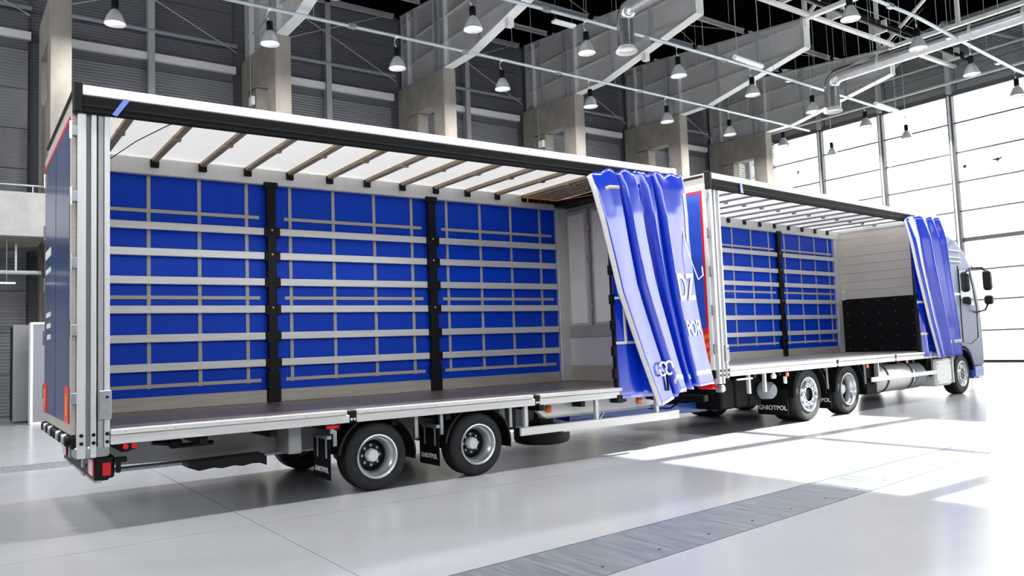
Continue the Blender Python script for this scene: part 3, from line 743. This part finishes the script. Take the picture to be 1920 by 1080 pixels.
# ------------------------------------------------------------------ TRAILER
def trailer():
    T = tag(empty('curtain_trailer', (0, 0, 0)), 'open curtainside trailer with blue side wall behind aluminium slats, nearest the camera', 'trailer')
    L, H, zd, zrb = 7.7, 4.0, .888, .762
    slz = [3.135, 2.812, 2.465, 2.107, 1.755, 1.405]
    body(T, L, H, zd, zrb, [(2.455, 2.625), (4.895, 5.075)], slz, [.44, 1.04, 1.635, 2.23, 2.815, 3.435, 4.06, 4.67, 5.28, 5.89, 6.485, 7.08], [3.325, 2.258, 1.178],
         [.53 + .566 * k for k in range(11)] + [6.72, 6.86, 6.98, 7.1, 7.22, 7.34], 'deck_ply', [(2.53, 2.61), (4.985, 5.06)], False, True)
    # front wall with door frames and kick plates
    xf = 7.64
    bx(xf, xf + .06, .08, 2.47, zd, H - .1, .006).build('front_wall', 'alu_dull', T)
    for y0, y1 in ((1.98, 2.38), (1.3, 1.76), (.8, 1.24), (.17, .62)):
        f = bx(xf - .02, xf, y0 - .05, y1 + .05, 1.8, 3.72, .004).build('panel_frame', 'alu_post', T)
        bx(xf - .028, xf - .02, y0, y1, 1.84, 3.66, .004).build('cream_panel', 'cream', f)
    for y in (1.87, .71): 
        MB().tube((xf - .035, y, 1.7), (xf - .035, y, 3.75), .018, 8).build('locking_bar', 'alu_dull', T)
        for z in (2.1, 2.9, 3.4): bx(xf - .05, xf - .02, y - .04, y + .04, z - .05, z + .05, .006).build('bar_bracket', 'alu_dull', T)
    bx(xf - .04, xf, .15, 2.45, 1.6, 1.8, .008).build('kick_rail', 'alu_dull', T)
    bx(xf - .03, xf, .15, 2.45, 1.14, 1.6, .006).build('kick_plate', 'alu', T)
    bx(xf - .045, xf, .15, 2.45, zd, 1.14, .006).build('lower_board', 'alu_dull', T)
    bx(xf - .3, xf, .1, 2.4, H - .2, H - .1, .01).build('front_header', 'black', T)
    MB().path([(6.5, 2.3, 3.9), (6.9, 1.8, 3.78), (7.3, 1.2, 3.82), (7.5, .6, 3.8)], .008, 5).build('loose_cable', 'hazard_orange', T)
    MB().path([(.95, .1, 3.86), (.9, .8, 3.94), (.75, 1.6, 3.95), (.6, 2.35, 3.9)], .006, 5).build('roof_cord', 'black', T)
    # blue tab on the valance and moved sliding post
    fixn(MB().prism([(.26, 3.75), (.3, 3.735), (.41, 3.9), (.36, 3.91)], 'y', -.05, -.04).build('blue_tab', 'door_blue', T))
    ps = bx(6.37, 6.5, -.01, .07, .72, 3.74, .01).build('sliding_post', 'black', T)
    for z in [2.5, 2.1, 1.75, 1.4, 1.1]: bx(6.33, 6.38, -.015, .05, z - .08, z + .05, .006).build('slat_pocket', 'black', ps)
    bx(6.35, 6.52, -.02, .08, .7, .8, .008).build('post_foot', 'black', ps)
    # gathered curtain
    S1 = make_surf([(0, 5.9), (.25, 6.08), (.5, 6.28), (.75, 6.6), (1, 6.93)], [(0, 7.8), (.3, 7.8), (.6, 7.86), (.85, 7.98), (1, 8.1)],
                   [(0, 3.7), (.14, 3.82), (.5, 3.86), (.85, 3.87), (.93, 3.91), (1, 3.78)], [(0, .62), (.3, .72), (.31, .82), (.62, .8), (.64, .84), (1, .86)],
                   [(0, .14), (.03, .2), (.25, .155), (.275, .03), (.31, .21), (.445, .18), (.47, .04), (.53, .05), (.56, .18), (.61, .16), (.632, -.02), (.66, .22), (.955, .17), (.965, .02), (1, .1)], -.03, [(0, .55), (.06, .8), (.2, 1), (1, 1.15)], 4, .009)
    cu = MB().grid(lambda u, v: S1(u, v), 170, 60).build('gathered_curtain', 'pvc_blue', T, ang=60)
    so = cu.modifiers.new('thickness', 'SOLIDIFY'); so.thickness = .004
    band(S1, 'hem_tape', 0, .025, .0, 1, 'tape_cream', cu, .008, 3, 60)
    band(S1, 'webbing_tape', .28, .98, .93, .95, 'tape_cream', cu, .007, 120, 2)
    band(S1, 'webbing_tape', .1, .3, .07, .085, 'strap_grey', cu, .007, 40, 2)
    band(S1, 'webbing_tape', .9, .93, .1, .34, 'tape_cream', cu, .01, 6, 20)
    band(S1, 'edge_tape', .975, .99, .2, 1, 'tape_cream', cu, .009, 3, 50)
    ctext(S1, 'DZ', .54, .805, .545, 2.75, 3.1, cu)
    ctext(S1, 'POR', .31, .81, .735, 2.3, 3.1, cu)
    S2 = make_surf([(0, 6.3), (1, 6.42)], [(0, 7.6), (1, 7.7)], [(0, 3.7), (1, 3.7)], [(0, .74), (1, .76)], [(0, .0), (.12, .05), (.3, .03), (.4, .09), (.6, .02), (.8, .06), (1, 0)], .0, [(0, 1), (1, 1)], 9, .012)
    c2 = MB().grid(lambda u, v: S2(u, v), 60, 30).build('inner_curtain_layer', 'pvc_blue', T, ang=60)
    so = c2.modifiers.new('thickness', 'SOLIDIFY'); so.thickness = .004
    band(S2, 'webbing_tape', .0, .6, .74, .752, 'tape_cream', c2, .006, 30, 2)
    band(S2, 'webbing_tape', .0, .6, .535, .547, 'tape_cream', c2, .006, 30, 2)
    band(S2, 'webbing_tape', .1, .14, .535, .752, 'tape_cream', c2, .006, 3, 20)
    for (x, z) in ((6.98, 1.12), (7.1, 1.13)):
        MB().path([(x + .07 * math.cos(t), -.27, z + .09 * math.sin(t)) for t in [k * 2 * PI / 14 for k in range(13)]], .014, 6).build('tie_loop', 'letter_white', cu)
    MB().tube((7.07, -.25, 1.08), (7.08, -.25, .82), .018, 6).build('tie_strap', 'black', cu)
    MB().path([(7.55, -.2, 3.2), (7.6, -.28, 2.7), (7.75, -.3, 2.35), (7.9, -.26, 2.42), (7.93, -.22, 2.55)], .008, 6).build('hanging_rope', 'letter_white', cu)
    # chassis
    for y in (.72, 1.75):
        c = MB().prism([(.12, .5), (1.95, .44), (5.3, .44), (5.6, .56), (7.3, .56), (7.3, .75), (.12, .75)], 'y', y, y + .09).build('chassis_beam', 'chassis_grey', T); fixn(c)
        bx(.12, 5.3, y - .06, y + .15, .43, .455).build('beam_flange', 'chassis_grey', c)
    for k in range(11): bx(.35 + k * .68, .43 + k * .68, .08, 2.45, .68, .835, .006).build('cross_member', 'black', T)
    for x in (1.98, 4.6): bx(x, x + .14, .3, 2.2, .46, .75, .008).build('cross_box', 'chassis_grey', T)
    # rear underrun bar with lamp clusters
    bx(.14, .26, .1, 2.45, .44, .54, .012).build('underrun_bar', 'black', T)
    bx(.135, .2, .1, 2.45, .425, .445, .004).build('bar_edge', 'alu_dull', T)
    for y in (.55, 1.9): bx(.2, .28, y, y + .1, .5, .76, .008).build('bar_bracket', 'black', T)
    for y0, near in ((.08, True), (2.12, False)):
        b = bx(.14, .3, y0, y0 + .36, .46, .66, .015).build('tail_lamp', 'black', T)
        bx(.128, .14, y0 + .03, y0 + .16, .48, .64, .005).build('lamp_lens', 'lens_red', b); bx(.128, .14, y0 + .17, y0 + .22, .48, .64, .005).build('lamp_lens', 'letter_white', b); bx(.128, .14, y0 + .23, y0 + .34, .48, .64, .005).build('lamp_lens', 'lens_red', b)
        if near: bx(.2, .27, y0 - .012, y0, .485, .6, .01).build('side_lens', 'lens_red', b)
    r = bx(.31, .35, .06, .1, .5, .6, .008).build('rubber_arm_lamp', 'black', T)
    bx(.29, .4, .05, .1, .59, .64, .01).build('lamp_head', 'black', r)
    for k in range(4):
        MB().tube((.02 + .03 * k, .05 + .02 * k, .7), (.16, .2 + .05 * k, .62 + .02 * k), .014, 6).build('latch_lever', 'galv', T)
    bx(-.03, .25, .02, .2, .66, .76, .015).build('latch_bracket', 'galv', T)
    # side marker and rod tool, step
    m = bx(.36, .46, -.012, .0, .70, .76, .01).build('marker_holder', 'black', T)
    for x in (.375, .445): MB().lathe([(.001, -.012), (.018, -.01), (.024, 0), (.023, .01)], (x, -.014, .732), 'y', 12).build('marker_lens', 'lens_red', m)
    h = bx(.82, .93, .3, .4, .64, .72, .012).build('lever_bracket', 'black', T)
    MB().tube((.92, .32, .66), (1.22, .32, .665), .022, 8).build('lever_handle', 'black', h); MB().tube((.66, .34, .71), (.86, .34, .69), .02, 6, r1=.035).build('lever_tip', 'black', h)
    fixn(MB().prism([(.98, .44), (1.08, .40), (1.22, .415), (1.3, .4), (1.42, .415), (1.5, .4), (1.6, .415), (1.7, .41), (1.74, .45), (1.72, .50), (.98, .49)], 'y', .3, .55).build('folding_step', 'black', T))
    # axle group
    for x in (2.87, 4.17):
        wheel(T, x, .05, .367, .226, .3, 'dish'); wheel(T, x, 2.5, .367, .226, .3, 'dish', -1)
        MB().tube((x, .35, .367), (x, 2.2, .367), .07, 10).build('axle', 'black', T)
        fender(T, x, .04, .38, .45, .36, -8, 172); fender(T, x, 2.17, 2.51, .45, .36, -8, 172)
        bx(x - .25, x + .25, .5, .7, .3, .62, .03).build('air_suspension', 'black', T)
        for sx in (-.47, .5): bx(x + sx - .02, x + sx + .02, .08, .12, .52, .77).build('mudguard_stay', 'galv', T)
    for x in (2.33, 3.64):
        f = flap(T, x, .06, .52, .17, .62, size=.075, zt=.27)
        bx(x - .03, x + .02, .05, .42, .6, .64, .006).build('flap_bar', 'galv', f)
        for y in (.12, .36): MB().tube((x - .015, y, .4), (x - .015, y, .6), .01, 5).build('flap_chain', 'galv', f)
        flap(T, x, 2.14, 2.48, .13, .55, size=.062, zt=.24)
    m = bx(2.33, 2.37, .03, .06, .66, .72).build('marker_stalk', 'galv', T); bx(2.28, 2.42, .01, .04, .71, .75, .012).build('marker_lens', 'lens_red', m)
    bx(2.5, 3.0, .9, 1.6, .4, .7, .05).build('air_tank', 'black', T)
    bx(4.7, 4.95, .35, .8, .45, .74, .02).build('valve_box', 'black', T)
    # side guard
    g = bx(4.78, 7.58, .03, .07, .402, .505, .008).build('side_guard', 'alu', T)
    bx(5.45, 7.58, .035, .12, .392, .404).build('guard_lower_lip', 'alu', g)
    for x in (4.86, 6.02, 7.14): bx(x, x + .05, .05, .1, .42, .76).build('guard_post', 'alu_post', g)
    # gooseneck plate, spare wheel, drawbar
    fixn(MB().prism([(5.1, .75), (5.32, .575), (7.15, .575), (7.25, .6), (7.25, .765), (5.1, .765)], 'y', .26, .34).build('gooseneck_plate', 'white_paint', T))
    bx(5.32, 7.2, .22, .4, .56, .578).build('gooseneck_flange', 'chassis_grey', T)
    for x in (5.38, 7.0):
        m = bx(x - .04, x + .04, .24, .26, .69, .72).build('marker_base', 'black', T); MB().lathe([(.05, .0), (.045, -.03), (.001, -.045)], (x, .25, .675), 'y', 12).build('marker_lens', 'lens_amber', m)
    sw = MB().lathe([(.2, -.1), (.3, -.12), (.36, -.1), (.38, -.06), (.38, .06), (.36, .1), (.3, .12), (.2, .1)], (5.62, .72, .31), 'z', 32, closed=True).build('spare_wheel', 'rubber', T)
    MB().lathe([(.205, .09), (.19, .06), (.12, .05), (.001, .05)], (5.62, .72, .31), 'z', 24).build('spare_rim', 'rim_silver', sw)
    bx(5.5, 5.75, .6, .85, .4, .72, .02).build('spare_carrier', 'black', T)
    fixn(MB().prism([(5.9, .34), (9.55, .3), (9.55, .46), (7.6, .48), (5.9, .54)], 'y', 1.12, 1.42).build('drawbar', 'blue_chassis', T))
    bx(6.3, 7.2, .95, 1.1, .4, .56, .01).build('drawbar_bracket', 'blue_chassis', T)
    for x in (6.55, 6.62): MB().path([(x, .5, .6), (x - .1, .55, .44), (x - .15, .7, .38)], .016, 6).build('air_hose', 'galv', T)
    MB().path([(7.3, .6, .7), (7.6, .65, .5), (8.2, .8, .45), (8.8, .9, .62)], .016, 6).build('brake_hose', 'black', T)
    bx(9.45, 9.75, 1.05, 1.5, .28, .5, .02).build('coupling_eye', 'black', T)
    return T
trailer()
# ------------------------------------------------------------------ TRUCK
def truck():
    K = tag(empty('curtain_truck', (8.723, .229, 0), .0903), 'rigid curtainside truck with silver blue cab and open box, coupled ahead of the trailer', 'truck')
    L, H, zd, zrb = 8.9, 4.1, 1.04, .905
    slz = [3.355, 2.98, 2.665, 2.285, 1.925, 1.56]
    body(K, L, H, zd, zrb, [(3.0, 3.18), (5.94, 6.12)], slz, [.8, 1.5, 2.2, 2.85, 3.5, 4.27, 4.99, 5.7, 6.36, 7.04, 7.72, 8.38], [3.48, 2.49, 1.345], [.45 + .6 * k for k in range(14)], 'deck_light', [(3.62, 3.7), (6.03, 6.1)], True, False)
    xf = 8.84
    for k in range(8):
        bx(xf, xf + .05, .08, 2.44, 2.35 + k * .212, 2.35 + (k + 1) * .212 - .004, .004).build('front_board', 'beige_board', K)
    b = bx(xf - .01, xf + .05, .08, 2.44, zd, 2.345, .004).build('black_bulkhead', 'black_matte', K)
    for i in range(6):
        for j in range(5): MB().disc((xf - .016, .35 + i * .39, 1.12 + j * .29), .012, 'x', 6, .006).build('bulkhead_stud', 'galv', b)
    fixn(MB().prism([(.78, 3.85), (.86, 3.84), (.83, 4.0), (.77, 4.0)], 'y', -.05, -.04).build('blue_tab', 'pvc_blue', K))
    ps = bx(7.3, 7.42, -.01, .07, zd - .1, 3.85, .01).build('sliding_post', 'black', K)
    for z in slz[1:]: bx(7.26, 7.31, -.015, .05, z - .08, z + .05, .006).build('slat_pocket', 'black', ps)
    S1 = make_surf([(0, 6.72), (.35, 7.04), (.7, 7.45), (1, 7.86)], [(0, 8.75), (.1, 8.85), (.45, 9.0), (.8, 9.16), (1, 9.14)],
                   [(0, 3.82), (.1, 3.96), (.9, 4.02), (1, 3.95)], [(0, .9), (.3, .96), (.31, .92), (1, .93)],
                   [(0, .1), (.05, .2), (.18, .16), (.25, -.01), (.33, .04), (.41, .22), (.62, .03), (.67, .2), (.79, .04), (.84, .2), (1, .02)], -.03, [(0, .5), (.15, .9), (1, 1)], 5, .012)
    cu = MB().grid(lambda u, v: S1(u, v), 140, 50).build('gathered_curtain', 'pvc_blue', K, ang=60)
    so = cu.modifiers.new('thickness', 'SOLIDIFY'); so.thickness = .004
    band(S1, 'hem_tape', 0, .022, 0, 1, 'tape_cream', cu, .008, 3, 50)
    band(S1, 'edge_tape', .88, .905, 0, 1, 'tape_cream', cu, .008, 3, 50)
    band(S1, 'webbing_tape', .4, 1, .885, .91, 'tape_cream', cu, .007, 80, 2)
    S2 = make_surf([(0, 7.1), (1, 7.4)], [(0, 8.5), (1, 8.6)], [(0, 3.8), (1, 3.8)], [(0, .95), (1, .95)], [(0, 0), (.15, .06), (.3, .0), (.5, .08), (1, 0)], .0, [(0, 1), (1, 1)], 11, .012)
    c2 = MB().grid(lambda u, v: S2(u, v), 50, 24).build('inner_curtain_layer', 'pvc_blue', K, ang=60)
    so = c2.modifiers.new('thickness', 'SOLIDIFY'); so.thickness = .004
    band(S2, 'webbing_tape', 0, .3, .58, .6, 'tape_cream', c2, .006, 20, 2); band(S2, 'webbing_tape', 0, .3, .82, .84, 'tape_cream', c2, .006, 20, 2)
    # chassis and running gear
    for y in (.75, 1.7): bx(.3, 10.6, y, y + .09, .66, .92, .008).build('frame_rail', 'black', K)
    for k in range(12): bx(.3 + k * .75, .38 + k * .75, .08, 2.45, .84, .99, .006).build('cross_member', 'black', K)
    for k in range(3): bx(.5 + k * .4, .9 + k * .4 - .03, .35, 1.7, .35, .84, .03).build('underbody_box', 'black_matte', K)
    for x in (2.7, 4.15):
        wheel(K, x, .06, .465, .29, .56 if x < 3 else .33, 'disc' if x < 3 else 'dish'); wheel(K, x, 2.49, .465, .29, .56 if x < 3 else .33, 'disc' if x < 3 else 'dish', -1)
        MB().tube((x, .4, .465), (x, 2.15, .465), .1, 10).build('axle', 'black', K)
        fender(K, x, .03, .6, .56, .46, -2, 182); fender(K, x, 1.95, 2.52, .56, .46, -2, 182)
        MB().tube((x + .62, .04, .97), (x + .66, .05, .52), .02, 6).build('mudguard_stay', 'galv', K)
    wheel(K, 9.75, .1, .465, .29, .32, 'front'); wheel(K, 9.75, 2.45, .465, .29, .32, 'front', -1)
    MB().tube((9.75, .4, .465), (9.75, 2.15, .465), .08, 10).build('axle', 'black', K)
    flap(K, 2.02, .08, .66, .15, .6, size=.11, zt=.27); flap(K, 3.5, .08, .6, .15, .6, size=.1, zt=.3)
    flap(K, 2.02, 1.9, 2.46, .15, .6, size=.11, zt=.27)
    for x in (.82, 1.28): bx(x, x + .05, .03, .08, .6, .91).build('guard_strut', 'alu_post', K)
    MB().lathe([(.001, -.02), (.1, -.02), (.14, .03), (.15, .2), (.1, .26), (.001, .26)], (1.62, .1, .6), 'y', 16).build('brake_chamber', 'panel_grey', K)
    MB().lathe([(.04, -.0), (.05, .05), (.02, .1)], (1.6, .06, .8), 'z', 10).build('valve_cap', 'letter_white', K)
    bx(.45, .9, -.0, .03, .83, .86, .006).build('latch_handle', 'galv', K)
    for x, z in ((1.93, .85), (4.83, .86), (6.6, .885)):
        m = bx(x - .035, x + .035, .01, .03, z - .035, z + .035, .006).build('marker_base', 'black', K); MB().lathe([(.04, 0), (.036, -.02), (.001, -.03)], (x, .012, z), 'y', 12).build('marker_lens', 'lens_amber', m)
    bx(1.9, 1.94, .02, .06, .7, .82).build('marker_stalk', 'letter_white', K)
    tk = MB().lathe([(.001, 5.4), (.24, 5.4), (.29, 5.43), (.3, 5.46), (.3, 7.1), (.29, 7.13), (.24, 7.16), (.001, 7.16)], (0, .36, .57), 'x', 28).build('fuel_tank', 'tank_alu', K)
    for x in (5.8, 6.95): MB().lathe([(.305, x), (.312, x), (.312, x + .06), (.305, x + .06)], (0, .36, .57), 'x', 28, closed=True).build('tank_strap', 'black', tk)
    MB().lathe([(.001, 7.22), (.26, 7.22), (.29, 7.26), (.29, 7.74), (.001, 7.74)], (0, .38, .55), 'x', 24).build('air_tank', 'panel_grey', K)
    g = bx(5.03, 8.1, .02, .05, .54, .632, .006).build('side_guard', 'alu', K)
    for x in (5.2, 7.9): bx(x, x + .05, .05, .12, .5, .9).build('guard_post', 'black', g)
    bx(4.95, 5.4, .1, .6, .3, .88, .02).build('equipment_box', 'black_matte', K); bx(5.36, 5.41, .04, .1, .62, .92).build('box_edge', 'alu_post', K)
    b = bx(8.14, 9.02, .05, .6, .26, .87, .05).build('battery_box', 'white_paint', K)
    for x in (8.24, 8.92):
        for z in (.36, .76): MB().disc((x, .04, z), .02, 'y', 8, .012).build('cover_bolt', 'galv', b)
    bx(7.85, 8.1, .1, .5, .6, 1.0, .02).build('urea_tank', 'black', K); MB().lathe([(.05, 0), (.05, .05), (.001, .06)], (7.95, .12, .95), 'z', 12).build('blue_cap', 'door_blue', K)
    # tail lamps
    for y in (.08, 2.15):
        t = bx(-.06, .06, y, y + .32, .72, .88, .03).build('tail_lamp', 'lens_red', K)
        bx(-.03, .08, y, y + .34, .88, .98, .02).build('lamp_mount', 'black', t)
    bx(-.02, .1, .3, 2.25, .52, .64, .015).build('underrun_bar', 'black', K)
    bx(-.075, -.066, .12, .2, zd + .0, zd + .07).build('yellow_sticker', 'yellow', K)
    MB().lathe([(.001, -.02), (.045, -.02), (.06, .0), (.06, .1), (.001, .1)], (.06, .0, .73), 'y', 12).build('post_foot_roller', 'galv', K)
    # cab
    prof = [(9.1, .95), (9.1, 3.62), (9.35, 3.72), (9.75, 3.62), (10.25, 3.36), (10.62, 3.0), (10.82, 2.6), (11.02, 2.02), (11.06, 1.5), (11.06, .95), (11.04, .62), (10.5, .62)]
    prof += [(9.75 + .6 * math.cos(t), .5 + .6 * math.sin(t)) for t in [math.radians(12 + 156 * k / 10) for k in range(11)]][::1]
    cb = MB().prism(prof, 'y', .05, 2.5).build('cab_shell', 'cab_paint', K, smooth=False); fixn(cb)
    bv = cb.modifiers.new('rounding', 'BEVEL'); bv.width = .11; bv.segments = 4; bv.limit_method = 'ANGLE'; bv.angle_limit = math.radians(50)
    for p in cb.data.polygons: p.use_smooth = True
    cb.data.set_sharp_from_angle(angle=math.radians(60))
    fixn(MB().prism([(9.85, 2.12), (9.85, 2.92), (10.4, 2.92), (10.58, 2.5), (10.66, 2.06)], 'y', .04, .055).build('side_window', 'dark_glass', cb))
    fixn(MB().prism([(9.84, 2.36), (9.84, 2.3), (9.3, 2.3), (9.3, 2.36)], 'y', .04, .055).build('door_trim', 'panel_grey', cb))
    MB().path([(9.8, .045, 3.0), (9.8, .045, 1.2), (10.3, .045, 1.15), (10.75, .045, 1.3), (10.8, .045, 2.05), (10.5, .045, 2.98)], .008, 5).build('door_seam', 'black', cb)
    wsd = MB().add([(10.64, .22, 3.0), (10.64, 2.33, 3.0), (11.045, 2.33, 2.02), (11.045, .22, 2.02), (10.6, .22, 2.98), (10.6, 2.33, 2.98), (11.0, 2.33, 2.0), (11.0, .22, 2.0)], [(0, 1, 2, 3), (4, 7, 6, 5), (0, 3, 7, 4), (1, 5, 6, 2), (0, 4, 5, 1), (3, 2, 6, 7)]).build('windscreen', 'dark_glass', cb)
    bx(10.6, 10.95, .1, 2.45, 2.96, 3.08, .03).build('sun_visor', 'black', cb)
    for z in (3.36, 3.2, 3.1): bx(9.3, 10.0, .035, .052, z - .012, z + .012).build('side_groove', 'panel_grey', cb)
    m = bx(10.78, 10.98, -.3, -.12, 2.42, 2.92, .05).build('mirror', 'black', cb); bx(10.8, 10.97, -.3, -.12, 2.08, 2.3, .04).build('wide_mirror', 'black', m)
    MB().path([(10.7, .06, 2.98), (10.84, -.12, 2.98), (10.9, -.2, 2.85)], .025, 6).build('mirror_arm', 'black', m)
    MB().path([(10.75, .06, 1.9), (10.85, -.12, 1.95), (10.9, -.2, 2.15)], .025, 6).build('mirror_arm', 'black', m)
    bm_ = bx(10.45, 11.1, .08, 2.47, .32, .66, .06).build('front_bumper', 'blue_chassis', K); bx(10.75, 11.12, .1, 2.45, .3, .42, .03).build('bumper_lip', 'white_paint', bm_)
    bx(10.85, 11.1, .12, .5, .7, .98, .04).build('headlamp', 'chrome', K)
    fender(K, 9.75, .06, .5, .56, .48, 5, 175, 'wheel_arch'); bx(9.1, 9.15, .06, .12, .3, 1.0).build('arch_edge', 'alu_post', K)
    bx(11.05, 11.09, .5, 2.05, .8, 1.9, .01).build('front_grille', 'black', K)
    return K
truck()
